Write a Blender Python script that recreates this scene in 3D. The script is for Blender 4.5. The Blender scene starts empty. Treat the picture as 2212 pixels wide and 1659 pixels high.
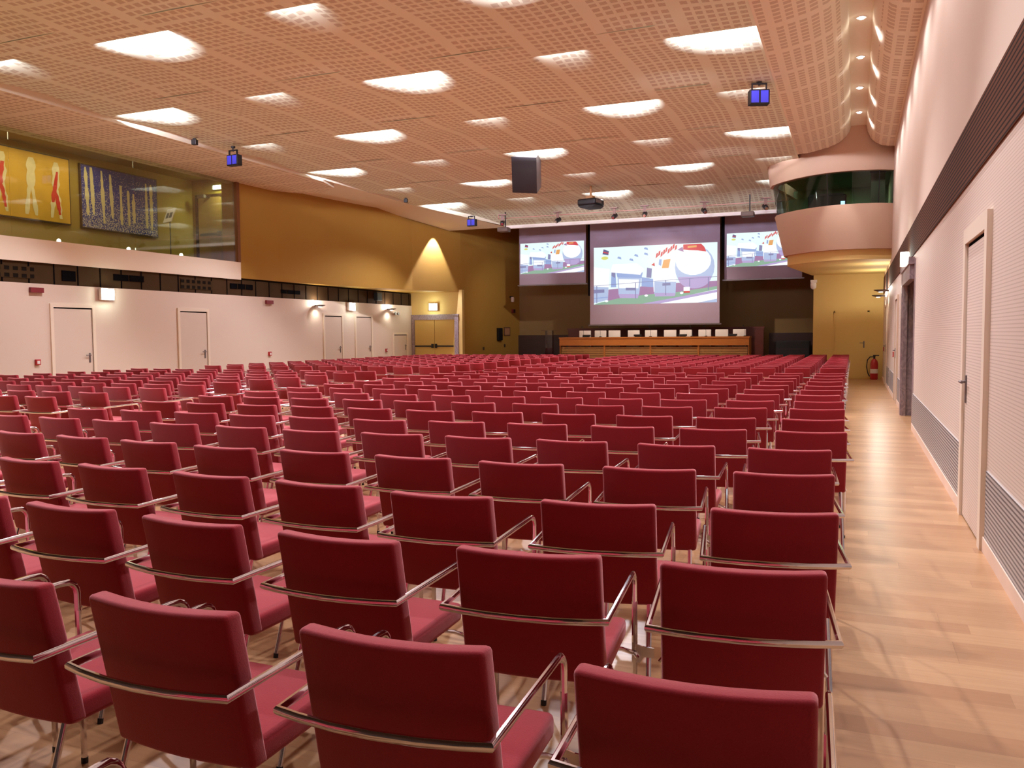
import bpy, bmesh, math, random
from mathutils import Matrix, Vector
random.seed(4)
S = bpy.context.scene
COL = S.collection
PI = math.pi

# ------------------------------------------------------------------ helpers
def lin(r, g, b):
    f = lambda c: (c/255)/12.92 if c/255 <= 0.04045 else ((c/255+0.055)/1.055)**2.4
    return (f(r), f(g), f(b), 1)

class MB:
    """collects shapes and links them as one mesh object"""
    def __init__(s): s.v, s.f, s.m = [], [], []
    def add(s, vs, fs, mi=0):
        o = len(s.v); s.v += [tuple(p) for p in vs]
        s.f += [tuple(i+o for i in f) for f in fs]; s.m += [mi]*len(fs); return s
    def box(s, x0, x1, y0, y1, z0, z1, mi=0):
        x0, x1 = min(x0, x1), max(x0, x1); y0, y1 = min(y0, y1), max(y0, y1); z0, z1 = min(z0, z1), max(z0, z1)
        v = [(x0,y0,z0),(x1,y0,z0),(x1,y1,z0),(x0,y1,z0),(x0,y0,z1),(x1,y0,z1),(x1,y1,z1),(x0,y1,z1)]
        return s.add(v, [(3,2,1,0),(4,5,6,7),(0,1,5,4),(1,2,6,5),(2,3,7,6),(3,0,4,7)], mi)
    def obox(s, M, hx, hy, hz, mi=0):
        v = [M @ Vector((a*hx, b*hy, c*hz)) for c in (-1,1) for (a,b) in ((-1,-1),(1,-1),(1,1),(-1,1))]
        return s.add(v, [(3,2,1,0),(4,5,6,7),(0,1,5,4),(1,2,6,5),(2,3,7,6),(3,0,4,7)], mi)
    def rbox(s, cx, cy, cz, sx, sy, sz, r, seg=2, mi=0, cuts=0, fn=None):
        bm = bmesh.new(); bmesh.ops.create_cube(bm, size=1)
        bmesh.ops.scale(bm, vec=(sx, sy, sz), verts=bm.verts)
        bmesh.ops.bevel(bm, geom=list(bm.edges), offset=r, segments=seg, profile=.5, affect='EDGES')
        for k in range(cuts):
            x = -sx/2+r+(sx-2*r)*(k+1)/(cuts+1)
            bmesh.ops.bisect_plane(bm, geom=list(bm.verts)+list(bm.edges)+list(bm.faces), plane_co=(x,0,0), plane_no=(1,0,0))
        bm.verts.index_update()
        vs = [(p.co.x+cx, p.co.y+cy, p.co.z+cz) for p in bm.verts]
        if fn: vs = [fn(*p) for p in vs]
        fs = [[q.index for q in f.verts] for f in bm.faces]; bm.free()
        return s.add(vs, fs, mi)
    def tube(s, pts, rx, rz=None, n=8, mi=0, cap=True, up=(0,0,1)):
        rz = rz or rx; P = [Vector(p) for p in pts]; rings = []
        for i, p in enumerate(P):
            a = (P[i]-P[i-1]).normalized() if i else (P[1]-P[0]).normalized()
            b = (P[i+1]-P[i]).normalized() if i < len(P)-1 else a
            t = (a+b).normalized(); k = 1/max(.35, t.dot(a))
            U = Vector(up)
            if abs(t.dot(U)) > .97: U = Vector((0,1,0)) if abs(t.y) < .9 else Vector((1,0,0))
            side = t.cross(U).normalized(); upv = side.cross(t).normalized()
            # mitre: stretch along the bisecting direction
            bd = (b-a)
            ring = []
            for q in range(n):
                th = 2*PI*(q+.5)/n
                d = side*math.cos(th)*rx + upv*math.sin(th)*rz
                if bd.length > 1e-4:
                    e = bd.normalized(); d = d + e*(d.dot(e))*(k-1)
                ring.append(p+d)
            rings.append(ring)
        vs = [q for r in rings for q in r]; fs = []
        for i in range(len(P)-1):
            for q in range(n):
                fs.append((i*n+q, i*n+(q+1) % n, (i+1)*n+(q+1) % n, (i+1)*n+q))
        if cap: fs.append(tuple(range(n))[::-1]); fs.append(tuple((len(P)-1)*n+q for q in range(n)))
        return s.add(vs, fs, mi)
    def lathe(s, prof, c=(0,0,0), n=20, mi=0, M=None):
        M = M or Matrix.Translation(c); vs, fs = [], []
        for (r, z) in prof:
            for q in range(n): vs.append(M @ Vector((r*math.cos(2*PI*q/n), r*math.sin(2*PI*q/n), z)))
        for i in range(len(prof)-1):
            for q in range(n): fs.append((i*n+q, i*n+(q+1) % n, (i+1)*n+(q+1) % n, (i+1)*n+q))
        fs.append(tuple(range(n))[::-1]); fs.append(tuple((len(prof)-1)*n+q for q in range(n)))
        return s.add(vs, fs, mi)
    def quad(s, a, b, c, d, mi=0): return s.add([a,b,c,d], [(0,1,2,3)], mi)
    def prism(s, poly, y0, y1, mi=0, axis='y'):
        """poly in two coordinates extruded along an axis"""
        n = len(poly)
        mk = {'y': lambda p, t: (p[0], t, p[1]), 'x': lambda p, t: (t, p[0], p[1]), 'z': lambda p, t: (p[0], p[1], t)}[axis]
        vs = [mk(p, y0) for p in poly]+[mk(p, y1) for p in poly]
        fs = [tuple(range(n)), tuple(range(n, 2*n))[::-1]]+[(i, i+n, (i+1) % n+n, (i+1) % n) for i in range(n)]
        return s.add(vs, fs, mi)
    def mesh(s, name, mats, smooth=None):
        me = bpy.data.meshes.new(name); me.from_pydata(s.v, [], s.f)
        for m in (mats if isinstance(mats, (list, tuple)) else [mats]): me.materials.append(m)
        me.polygons.foreach_set('material_index', s.m)
        bm = bmesh.new(); bm.from_mesh(me); bmesh.ops.recalc_face_normals(bm, faces=bm.faces); bm.to_mesh(me); bm.free()
        if smooth is not None:
            me.polygons.foreach_set('use_smooth', [True]*len(me.polygons)); me.set_sharp_from_angle(angle=math.radians(smooth))
        me.update(); return me
    def obj(s, name, mats, parent=None, smooth=None):
        me = s.mesh(name, mats, smooth); o = bpy.data.objects.new(name, me); COL.objects.link(o)
        if parent: o.parent = parent; o.matrix_parent_inverse = parent.matrix_world.inverted() if parent.matrix_world != Matrix() else Matrix()
        return o

def part(name, mb, mats, parent, smooth=None, label=None):
    """a part whose shape is given in the thing's own coordinates"""
    o = bpy.data.objects.new(name, mb.mesh(name, mats, smooth)); COL.objects.link(o); o.parent = parent
    if label: o['label'] = label
    return o
def tag(o, label, cat, group=None):
    o['label'] = label; o['category'] = cat
    if group: o['group'] = group
    return o
def thing(name, label, cat, loc=(0,0,0), rz=0, group=None):
    o = bpy.data.objects.new(name, None); COL.objects.link(o); o.empty_display_size = .1
    o.location = loc; o.rotation_euler = (0,0,rz); return tag(o, label, cat, group)
def struct(name, mb, mats, parent=None, smooth=None):
    o = bpy.data.objects.new(name, mb.mesh(name, mats, smooth)); COL.objects.link(o)
    if parent: o.parent = parent
    else: o['kind'] = 'structure'
    return o
def sroot(name, loc=(0,0,0), rz=0):
    o = bpy.data.objects.new(name, None); COL.objects.link(o); o.location = loc; o.rotation_euler = (0,0,rz); o['kind'] = 'structure'; return o
def dup(root, loc, rz, label, group=None):
    r = root.copy(); COL.objects.link(r); r.location = loc; r.rotation_euler = (0,0,rz); r['label'] = label
    if group: r['group'] = group
    for ch in list(root.children):
        c = ch.copy(); COL.objects.link(c); c.parent = r
        for g in list(ch.children):
            d = g.copy(); COL.objects.link(d); d.parent = c
    return r

# ------------------------------------------------------------------ materials
class NT:
    def __init__(s, name):
        s.m = bpy.data.materials.new(name); s.m.use_nodes = True; s.t = s.m.node_tree
        s.p = s.t.nodes['Principled BSDF']; s.out = s.t.nodes['Material Output']
    def n(s, ty, **kw):
        x = s.t.nodes.new(ty)
        for k, v in kw.items(): setattr(x, k, v)
        return x
    def l(s, a, b): s.t.links.new(a, b)
    def math(s, op, a, b=None, clamp=False):
        x = s.n('ShaderNodeMath', operation=op, use_clamp=clamp)
        for i, q in enumerate((a, b)):
            if q is None: continue
            if isinstance(q, (int, float)): x.inputs[i].default_value = q
            else: s.l(q, x.inputs[i])
        return x.outputs[0]
    def mix(s, fac, a, b):
        x = s.n('ShaderNodeMix', data_type='RGBA')
        for i, q in ((0, fac), (6, a), (7, b)):
            if isinstance(q, (int, float, tuple)): x.inputs[i].default_value = q
            else: s.l(q, x.inputs[i])
        return x.outputs[2]
    def coord(s):
        x = s.n('ShaderNodeTexCoord'); y = s.n('ShaderNodeSeparateXYZ'); s.l(x.outputs['Object'], y.inputs[0]); return x.outputs['Object'], y.outputs
    def noise(s, vec, scale, detail=3):
        x = s.n('ShaderNodeTexNoise'); x.inputs['Scale'].default_value = scale; x.inputs['Detail'].default_value = detail
        if vec is not None: s.l(vec, x.inputs['Vector'])
        return x.outputs['Fac']
    def bump(s, h, strength=.2, dist=.01):
        x = s.n('ShaderNodeBump'); x.inputs['Strength'].default_value = strength; x.inputs['Distance'].default_value = dist
        s.l(h, x.inputs['Height']); s.l(x.outputs[0], s.p.inputs['Normal'])

def plain(name, col, rough=.6, metal=0, var=.06, vscale=3, spec=None, bump=0, bscale=60):
    q = NT(name); c, xyz = q.coord(); nz = q.noise(c, vscale)
    dark = tuple(x*(1-var) for x in col[:3])+(1,); lite = tuple(min(1, x*(1+var)) for x in col[:3])+(1,)
    q.l(q.mix(nz, dark, lite), q.p.inputs['Base Color'])
    q.p.inputs['Roughness'].default_value = rough; q.p.inputs['Metallic'].default_value = metal
    if spec is not None: q.p.inputs['Specular IOR Level'].default_value = spec
    if bump: q.bump(q.noise(c, bscale), bump, .004)
    return q.m
def glow(name, col, strength):
    q = NT(name); q.p.inputs['Base Color'].default_value = col; q.p.inputs['Emission Color'].default_value = col
    q.p.inputs['Emission Strength'].default_value = strength; return q.m

def m_fabric():
    q = NT('red wool fabric'); c, xyz = q.coord()
    n1 = q.noise(c, 260, 2); n2 = q.noise(c, 9, 2)
    a = q.mix(n1, (.235,.009,.018,1), (.33,.018,.030,1)); b = q.mix(q.math('MULTIPLY', n2, .35), a, (.21,.007,.015,1))
    q.l(b, q.p.inputs['Base Color']); q.p.inputs['Roughness'].default_value = .95; q.p.inputs['Specular IOR Level'].default_value = .15
    q.p.inputs['Sheen Weight'].default_value = .8; q.p.inputs['Sheen Roughness'].default_value = .5; q.p.inputs['Sheen Tint'].default_value = (1,.5,.52,1)
    q.bump(n1, .25, .002); return q.m
def m_floor():
    q = NT('oak strip parquet'); c, xyz = q.coord()
    row = q.math('FLOOR', q.math('DIVIDE', xyz[1], .145))
    wn = q.n('ShaderNodeTexWhiteNoise', noise_dimensions='1D'); q.l(row, wn.inputs['W'])
    xs = q.math('DIVIDE', q.math('ADD', xyz[0], q.math('MULTIPLY', wn.outputs['Value'], 9.7)), 1.7)
    cb = q.n('ShaderNodeCombineXYZ'); q.l(row, cb.inputs[0]); q.l(q.math('FLOOR', xs), cb.inputs[1])
    w2 = q.n('ShaderNodeTexWhiteNoise', noise_dimensions='2D'); q.l(cb.outputs[0], w2.inputs['Vector'])
    fx = q.math('LESS_THAN', q.math('FRACT', xs), .0012); fy = q.math('LESS_THAN', q.math('FRACT', q.math('DIVIDE', xyz[1], .145)), .012)
    seam = q.math('MAXIMUM', fx, fy)
    mp = q.n('ShaderNodeMapping'); mp.inputs['Scale'].default_value = (1.2, 22, 1); q.l(c, mp.inputs['Vector'])
    g = q.noise(mp.outputs[0], 2.2, 5)
    base = q.mix(w2.outputs['Value'], lin(166,122,84), lin(196,156,114))
    base = q.mix(q.math('MULTIPLY', g, .5), base, lin(146,100,64))
    base = q.mix(q.math('MULTIPLY', seam, .5), base, lin(120,78,46))
    q.l(base, q.p.inputs['Base Color']); q.p.inputs['Roughness'].default_value = .3; q.p.inputs['Specular IOR Level'].default_value = .45
    r = q.math('ADD', q.math('MULTIPLY', g, .12), .25); q.l(r, q.p.inputs['Roughness']); q.bump(seam, -.1, .001); return q.m
def m_perf(name, base, hole, axis=('x','y')):
    """plasterboard with square fields of fine slots, in 1.2 m boards"""
    q = NT(name); c, xyz = q.coord(); ix = {'x':0,'y':1,'z':2}
    def field(co, pitch, w):
        p = q.math('MODULO', q.math('ADD', co, 120), 1.2); p = q.math('SUBTRACT', p, (1.2-pitch*7)/2)
        ins = q.math('MULTIPLY', q.math('GREATER_THAN', p, 0), q.math('LESS_THAN', p, pitch*7))
        fr = q.math('DIVIDE', q.math('MODULO', q.math('ADD', p, 12*pitch), pitch), pitch)
        sq = q.math('MULTIPLY', q.math('GREATER_THAN', fr, (1-w)/2), q.math('LESS_THAN', fr, (1+w)/2))
        return q.math('MULTIPLY', ins, sq)
    m = q.math('MULTIPLY', field(xyz[ix[axis[0]]], .150, .68), field(xyz[ix[axis[1]]], .164, .64))
    lines = q.math('GREATER_THAN', q.math('MODULO', q.math('ADD', xyz[ix[axis[0]]], 120), .018), .008)
    m2 = q.math('MULTIPLY', m, q.math('ADD', q.math('MULTIPLY', lines, .4), .45))
    n = q.noise(c, 1.5, 2); b0 = q.mix(n, base, tuple(x*1.06 for x in base[:3])+(1,))
    q.l(q.mix(m2, b0, hole), q.p.inputs['Base Color']); q.p.inputs['Roughness'].default_value = .75; q.p.inputs['Specular IOR Level'].default_value = .2; return q.m
def m_ribbed(name, base, groove, pitch, duty=.5, rough=.6, strength=.4):
    q = NT(name); c, xyz = q.coord()
    fr = q.math('DIVIDE', q.math('MODULO', q.math('ADD', xyz[2], 10), pitch), pitch)
    g = q.math('GREATER_THAN', fr, duty); n = q.noise(c, 2, 2)
    q.l(q.mix(g, q.mix(n, tuple(x*.96 for x in base[:3])+(1,), base), groove), q.p.inputs['Base Color'])
    q.p.inputs['Roughness'].default_value = rough; q.bump(g, -strength, .004); return q.m
def m_wood(name, a, b, rough=.4, along='x', scale=3):
    q = NT(name); c, xyz = q.coord(); mp = q.n('ShaderNodeMapping')
    mp.inputs['Scale'].default_value = {'x':(1,14,14),'z':(14,14,1),'y':(14,1,14)}[along]; q.l(c, mp.inputs['Vector'])
    q.l(q.mix(q.noise(mp.outputs[0], scale, 5), a, b), q.p.inputs['Base Color']); q.p.inputs['Roughness'].default_value = rough; return q.m
def m_marble():
    q = NT('grey violet marble'); c, xyz = q.coord(); w = q.n('ShaderNodeTexWave'); w.inputs['Scale'].default_value = 3.2; w.inputs['Distortion'].default_value = 22; w.inputs['Detail'].default_value = 4
    q.l(c, w.inputs['Vector']); q.l(q.mix(w.outputs['Fac'], lin(138,122,128), lin(164,146,150)), q.p.inputs['Base Color']); q.p.inputs['Roughness'].default_value = .3; return q.m
def m_glass(name, tint, refl=.09):
    q = NT(name); q.t.nodes.remove(q.p)
    tr = q.n('ShaderNodeBsdfTransparent'); tr.inputs[0].default_value = tint
    gl = q.n('ShaderNodeBsdfGlossy'); gl.inputs['Roughness'].default_value = .03
    fr = q.n('ShaderNodeLayerWeight'); fr.inputs[0].default_value = .25
    f = q.math('ADD', q.math('MULTIPLY', fr.outputs['Fresnel'], .6), refl*.3, True)
    mx = q.n('ShaderNodeMixShader'); q.l(f, mx.inputs[0]); q.l(tr.outputs[0], mx.inputs[1]); q.l(gl.outputs[0], mx.inputs[2]); q.l(mx.outputs[0], q.out.inputs[0]); return q.m

FAB = m_fabric(); FLOOR = m_floor()
CHROME = plain('polished chrome', (.84,.83,.88,1), .11, 1, .02)
BLACKM = plain('black painted metal', lin(26,22,26), .45, 0, .1)
BLACKP = plain('black plastic', lin(18,14,20), .5, 0, .1)
GREYM = plain('grey metal', lin(120,112,112), .4, .6)
CREAM = plain('cream wall paint', lin(218,200,184), .75, 0, .02, 1.5, .25)
CREAMD = plain('cream door paint', lin(212,194,178), .6, 0, .02, 1.5, .3)
FRAMEC = plain('pale door frame paint', lin(230,214,194), .5, 0, .02, 1.5, .3)
YEL = plain('ochre wall paint', lin(172,132,58), .75, 0, .03, 1.2, .25)
YELR = plain('lit ochre wall paint', lin(220,190,120), .75, 0, .03, 1.2, .25)  # the ochre raised paler in place of hall light on these walls
YELD = plain('ochre door paint', lin(204,172,98), .6, 0, .03, 1.2, .3)
DULL = plain('umber stage wall paint', lin(152,126,86), .85, 0, .06, 1, .2)
CEIL = m_perf('peach perforated ceiling board', lin(226,234,210), lin(184,174,146))
CEILP = plain('peach ceiling plaster', lin(232,226,204), .8, 0, .02, 1, .2)
SOFF = m_perf('peach perforated soffit board', lin(232,224,200), lin(190,168,140), ('y','x'))
PINKP = plain('rose beige plaster', lin(204,176,152), .8, 0, .03, 1, .2)
RIB = m_ribbed('ribbed cream acoustic panel', lin(222,204,190), lin(200,180,164), .023, .7)
BAND = m_ribbed('dark slatted timber band', lin(96,58,40), lin(34,18,13), .04, .6, .85)
BAND.node_tree.nodes['Principled BSDF'].inputs['Specular IOR Level'].default_value = .08
GRILL = m_ribbed('grey metal grille', lin(182,178,176), lin(92,90,94), .03, .55, .4)
LBAND = plain('dark bronze panel', lin(64,46,28), .85, 0, .12, 2, .08)
SLOT = plain('black recess shade', lin(10,8,10), .95, 0, .06, 3, .02)
WHITE = plain('white paint', lin(235,228,222), .5)
TRIMW = plain('pale skirting paint', lin(232,206,186), .5)
MARB = m_marble()
OAK = m_wood('orange veneered wood', lin(164,96,40), lin(196,124,58), .35)
OAKL = m_wood('pale slatted wood', lin(150,102,56), lin(184,134,80), .45)
DWOOD = m_wood('dark red brown wood', lin(84,30,24), lin(112,46,36), .4)
DWOOD2 = m_wood('dark wainscot wood', lin(44,20,22), lin(64,32,30), .5)
SCREEN = plain('lilac grey screen cloth', lin(166,150,170), .9, 0, .02, 2, .1)
RED = plain('red enamel', lin(170,30,36), .35); REDD = plain('dark red plastic', lin(120,30,40), .4)
EXITW = glow('lit sign face', (.85,1,.9,1), 30); LAMP = glow('lit lamp glass', (1,.93,.8,1), 7); BULB = glow('lit spot bulb', (1,.93,.85,1), 40)
BLUEG = glow('blue lit panel', (.06,.06,.7,1), .2); LED = glow('blue indicator light', (.3,.6,1,1), 4); SILL = glow('lit floor lamp', (.95,1,.85,1), 16)
GLASS = m_glass('gallery pane glass', (.95,.97,.88,1)); DGLASS = m_glass('dark booth glass', (.5,.58,.5,1), .08); ACRY = m_glass('clear acrylic', (.86,.85,.84,1), .05)
PAPER = plain('white paper', lin(225,220,215), .7)

# ------------------------------------------------------------------ camera
cd = bpy.data.cameras.new('camera'); cam = bpy.data.objects.new('camera', cd); COL.objects.link(cam)
yaw, pitch, roll = math.radians(22.15), math.radians(3.35), math.radians(-.42)
fw = Vector((-math.sin(yaw)*math.cos(pitch), math.cos(yaw)*math.cos(pitch), -math.sin(pitch)))
rt = Vector((math.cos(yaw), math.sin(yaw), 0)); up = rt.cross(fw)
r2 = rt*math.cos(roll)+up*math.sin(roll); u2 = up*math.cos(roll)-rt*math.sin(roll)
Rm = Matrix((r2, u2, -fw)).transposed().to_4x4(); cam.matrix_world = Matrix.Translation((0,0,1.5)) @ Rm
cd.sensor_width = 36; cd.lens = 36*1815/2212; cd.clip_start = .05; cd.clip_end = 100
S.camera = cam

# ------------------------------------------------------------------ setting
XR, XL, YB = .85, -16.5, -4.0
struct('floor', MB().box(-19.5, 1.2, YB, 34, -.1, 0), FLOOR)
struct('wall_back', MB().box(-19.5, 1.2, YB-.2, YB, 0, 7.4), plain('unseen rear wall dark', lin(70,56,50), .9))  # unseen wall; dark tone put in to cut light on the chair backs
struct('world_light_blocker', MB().box(-20, 1.6, YB-.2, 34.2, 7.4, 7.6), DULL)  # unseen slab added above the ceiling to block world light

# right wall: panelled lower wall, slatted band, smooth upper wall; a recess for the marble portal
w = MB(); PY0, PY1 = 14.2, 16.9
for (a, b) in ((YB, PY0), (PY1, 29.4)): w.box(XR, XR+.4, a, b, 0, 2.7)
w.box(XR, XR+.4, PY0, PY1, 2.5, 2.7); w.box(XR+.4, XR+.6, YB, 33.5, 0, 7.4)
struct('wall_right', w, RIB)
struct('wall_right_upper', MB().box(XR, XR+.4, YB, 29.4, 3.22, 7.2), CREAM)
struct('trim_1', MB().box(XR-.012, XR+.3, YB, 29.2, 2.7, 3.22), BAND)
b = MB()
for (a, c) in ((YB, 6.46), (7.78, PY0), (PY1, 19.2), (20.35, 25.55), (26.7, 29.2)): b.box(XR-.02, XR+.1, a, c, 0, .1)
struct('baseboard_right', b, TRIMW)

def wall_door(name, wall_x, y0, y1, h, into, mat, hinge_far=True, frame=.08, handle=True, fmat=None):
    """door set in a side wall; into = +1 when the room lies towards +x of the wall"""
    r = sroot(name, (wall_x, y0, 0)); L = y1-y0; s = into
    f = MB().box(0, s*.035, -frame, 0, 0, h+frame).box(0, s*.035, L, L+frame, 0, h+frame).box(0, s*.035, 0, L, h, h+frame)
    part('frame', f, fmat or FRAMEC, r)
    part('leaf', MB().box(0, s*.012, .012, L-.012, .012, h-.03), mat, r)
    part('painted_gap_shade', MB().box(0, s*.006, 0, L, 0, h), SLOT, r)  # flat black sheet paints the shade in the gap round the leaf
    if handle:
        hy = L-.1 if hinge_far else .1; d = -1 if hinge_far else 1
        part('handle', MB().box(s*.012, s*.022, hy-.022, hy+.022, .93, 1.15).tube([(s*.015, hy, 1.1), (s*.06, hy, 1.1), (s*.06, hy+d*.13, 1.1)], .011), GREYM, r, 40)
    return r
wall_door('door_1', XR, 6.6, 7.68, 2.2, -1, RIB, True, .12)
wall_door('door_2', XR, 19.3, 20.25, 2.2, -1, CREAMD, True)
wall_door('door_3', XR, 25.65, 26.6, 2.2, -1, CREAMD, True)
def grille(label, y0, y1):
    o = MB().box(XR-.012, XR+.05, y0, y1, .1, .56).obj('wall_vent', GRILL); tag(o, label, 'vent', 'grey wall grilles along the aisle')
grille('nearest grey metal wall grille beside the aisle, in front of the near door', 2.2, 6.42)
grille('long grey wall grille between the near door and the marble portal', 7.82, PY0)
grille('grey wall grille just past the marble portal', PY1+.05, 19.15)
grille('grey wall grille past the second aisle door', 20.4, 23.4)
grille('farthest grey wall grille under the control booth', 23.9, 25.5)
# marble portal
pr = sroot('door_4', (XR, PY0, 0)); PL = PY1-PY0
p = MB().box(-.07, .02, PL-.3, PL, 0, 2.62).box(-.05, .02, PL-.36, PL-.3, 0, 2.5).box(-.005, .02, 0, .25, 0, 2.62).box(-.07, .02, .25, PL-.3, 2.32, 2.62).box(-.09, .02, .22, PL+.03, 2.55, 2.66)
p.box(.02, .38, PL-.3, PL-.24, 0, 2.4).box(.02, .38, .2, .25, 0, 2.4)
part('frame', p, MARB, pr); part('leaf', MB().box(.34, .39, .25, PL-.3, 0, 2.4), plain('grey green door paint', lin(104,98,84), .5), pr)

# left wall
struct('wall_left', MB().box(XL-.4, XL, YB, 29.9, 0, 2.69), CREAM)
struct('wall_left_fascia', MB().box(XL-.4, XL+.03, YB, 19.72, 3.15, 3.65), plain('pale fascia paint', lin(246,234,214), .7, 0, .02, 1.5, .25))
lb = MB().box(XL-.4, XL-.03, YB, 29.9, 2.69, 3.15)
yy = 8.0
while yy < 29.8: lb.box(XL-.04, XL-.02, yy, yy+.03, 2.69, 3.15, 1); yy += .62
struct('trim_2', lb, [LBAND, SLOT])
for k, (y0, y1, h) in enumerate(((13.5, 14.53, 2.19), (17.29, 18.29, 2.19), (23.84, 24.86, 2.19), (25.77, 26.79, 2.19), (28.42, 29.43, 1.54))):
    wall_door('door_%d' % (k+5), XL, y0, y1, h, 1, CREAMD, True)
struct('baseboard_left', MB().box(XL, XL+.02, YB, 29.9, 0, .1), TRIMW)

# wall at the end of the left aisle with its double door, and the splayed ochre wall
DX0, DX1 = -16.5, -14.36
struct('wall_end_left', MB().box(DX0-.4, DX1+.1, 29.9, 30.1, 0, 3.28), YELR)
A, B, Cc = Vector((-16.5, 23.3)), Vector((-14.36, 30.0)), Vector((-13.25, 33.45))
sp = MB()
def vprism(mb, pts, z0, z1, mi=0):
    n = len(pts); vs = [(p[0], p[1], z0) for p in pts]+[(p[0], p[1], z1) for p in pts]
    mb.add(vs, [tuple(range(n)), tuple(range(n, 2*n))[::-1]]+[(i, i+n, (i+1) % n+n, (i+1) % n) for i in range(n)], mi)
vprism(sp, [(-16.53, 19.72), (-16.45, 21.4), (-16.2, 23.5), (-15.85, 25.6), (-15.3, 27.8), (B.x, B.y), (B.x-.3, 30.5), (-17.1, 30.5), (-17.1, 19.72)], 3.2, 7.2)
vprism(sp, [(B.x, B.y), (Cc.x, Cc.y), (Cc.x-.4, Cc.y+.1), (B.x-.4, B.y+.1)], 0, 7.2)
struct('wall_splayed', sp, YEL)
dd = sroot('door_10', (DX0, 29.9, 0))
part('frame', MB().box(.02, .14, -.06, .01, 0, 2.12).box(1.92, 2.09, -.06, .01, 0, 2.12).box(.02, 2.09, -.06, .01, 2.12, 2.28).box(0, 2.11, -.08, .01, 2.28, 2.33), MARB, dd)
for i, x0 in enumerate((.14, 1.035)):
    lf = part('leaf', MB().box(x0+.006, x0+.875, -.03, .01, .01, 2.12), YELD, dd)
    part('panic_bar', MB().box(x0+.03, x0+.845, -.085, -.055, 1.05, 1.1).box(x0+(.77 if i == 0 else .03), x0+(.845 if i == 0 else .1), -.1, -.03, 1.0, 1.16), BLACKM, lf)

# stage end
struct('wall_stage', MB().box(-19.5, 1.2, 33.45, 33.65, 0, 7.4), DULL)
struct('wall_stage_right', MB().box(-1.25, -1.05, 29.4, 33.5, 0, 7.4), DULL)
struct('wall_end_right', MB().box(-1.25, XR+.4, 29.2, 29.4, 0, 3.45).box(-1.25, XR+.4, 29.25, 29.4, 3.45, 7.2), YELR)
d11 = sroot('door_11', (-.62, 29.2, 0))
part('frame', MB().box(0, .04, -.03, 0, 0, 2.18).box(1.0, 1.06, -.03, 0, 0, 2.18).box(0, 1.06, -.03, 0, 2.14, 2.18), YELR, d11)
part('leaf', MB().box(.045, .995, -.02, 0, .01, 2.14), YELR, d11)
part('handle', MB().box(.89, .93, -.03, -.02, 1.0, 1.22).tube([(.91,-.02,1.16), (.91,-.07,1.16), (.78,-.07,1.16)], .01), GREYM, d11, 40)
struct('floor_stage', MB().box(-13.6, -1.25, 29.6, 33.5, 0, .6), DWOOD2)
wn = MB().box(-13.3, -10.9, 33.37, 33.46, .6, 1.48).box(-3.0, -1.25, 33.37, 33.46, .6, 1.5)
struct('trim_3', wn, DWOOD2)

# ------------------------------------------------------------------ ceiling
CX0, CX1, Z0, PER = -14.2, -1.4, 6.0, 3.25
STEPS = [-3.2+PER*k for k in range(10)]          # last ones 22.8, 26.05
def bright(k): return (-10.2 if k % 2 == 0 else -7.4)
def lamps(k):
    out = []
    for i in range(-3, 5):
        x = bright(k)+2.935*i
        if CX0-.2 <= x <= CX1+.5: out.append((max(CX0+.6, min(CX1-.6, x)), i % 2 == 0))
    return out
def opening(k, x):
    o = .012
    for xc, strong in lamps(k):
        W, H = (.84, .36) if strong else (.56, .13)
        d = abs(x-xc)/W
        if d < 1: o += H*(.5+.5*math.cos(PI*d))**.9
    return o
cm = MB(); NX = 110
for k, y0 in enumerate(STEPS):
    last = (k == len(STEPS)-1); y1 = 29.4 if last else y0+PER
    ys = [y0-.55, y0-.25]+[y0+q for q in (0,.1,.2,.3,.4,.55,.7,.85,1.0,1.2,1.45,1.8,2.2,2.6,2.95)]+[y1]
    vs, fs = [], []
    for y in ys:
        t = max(0, min(1, (y-y0)/(y1-y0)))
        xl = CX0+(max(0, y-26.05)/3.35)*2.1 if last else CX0
        for i in range(NX+1):
            x = xl+(CX1-xl)*i/NX; op = opening(k, x)
            base = Z0-(.44*t*t if last else 0)
            dd_ = min(1, max(0, (y-y0)/1.2)); z = base+op*(1-dd_)**1.5*(1+.5*dd_)+.10*math.sin(PI*t)**2*(.6+.4*math.cos(2*PI*x/2.935))
            if y < y0: z = Z0+op
            vs.append((x, y, z))
    n = NX+1
    for j in range(len(ys)-1):
        for i in range(NX): fs.append((j*n+i, j*n+i+1, (j+1)*n+i+1, (j+1)*n+i))
    # small upturned lip at the far edge
    o = len(vs)
    for i in range(n): q = vs[(len(ys)-1)*n+i]; vs.append((q[0], q[1]+.004, q[2]+.035))
    for i in range(NX): a = (len(ys)-1)*n+i; fs.append((a, a+1, o+i+1, o+i))
    cm.add(vs, fs)
struct('ceiling', cm, CEIL, smooth=50)
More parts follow.
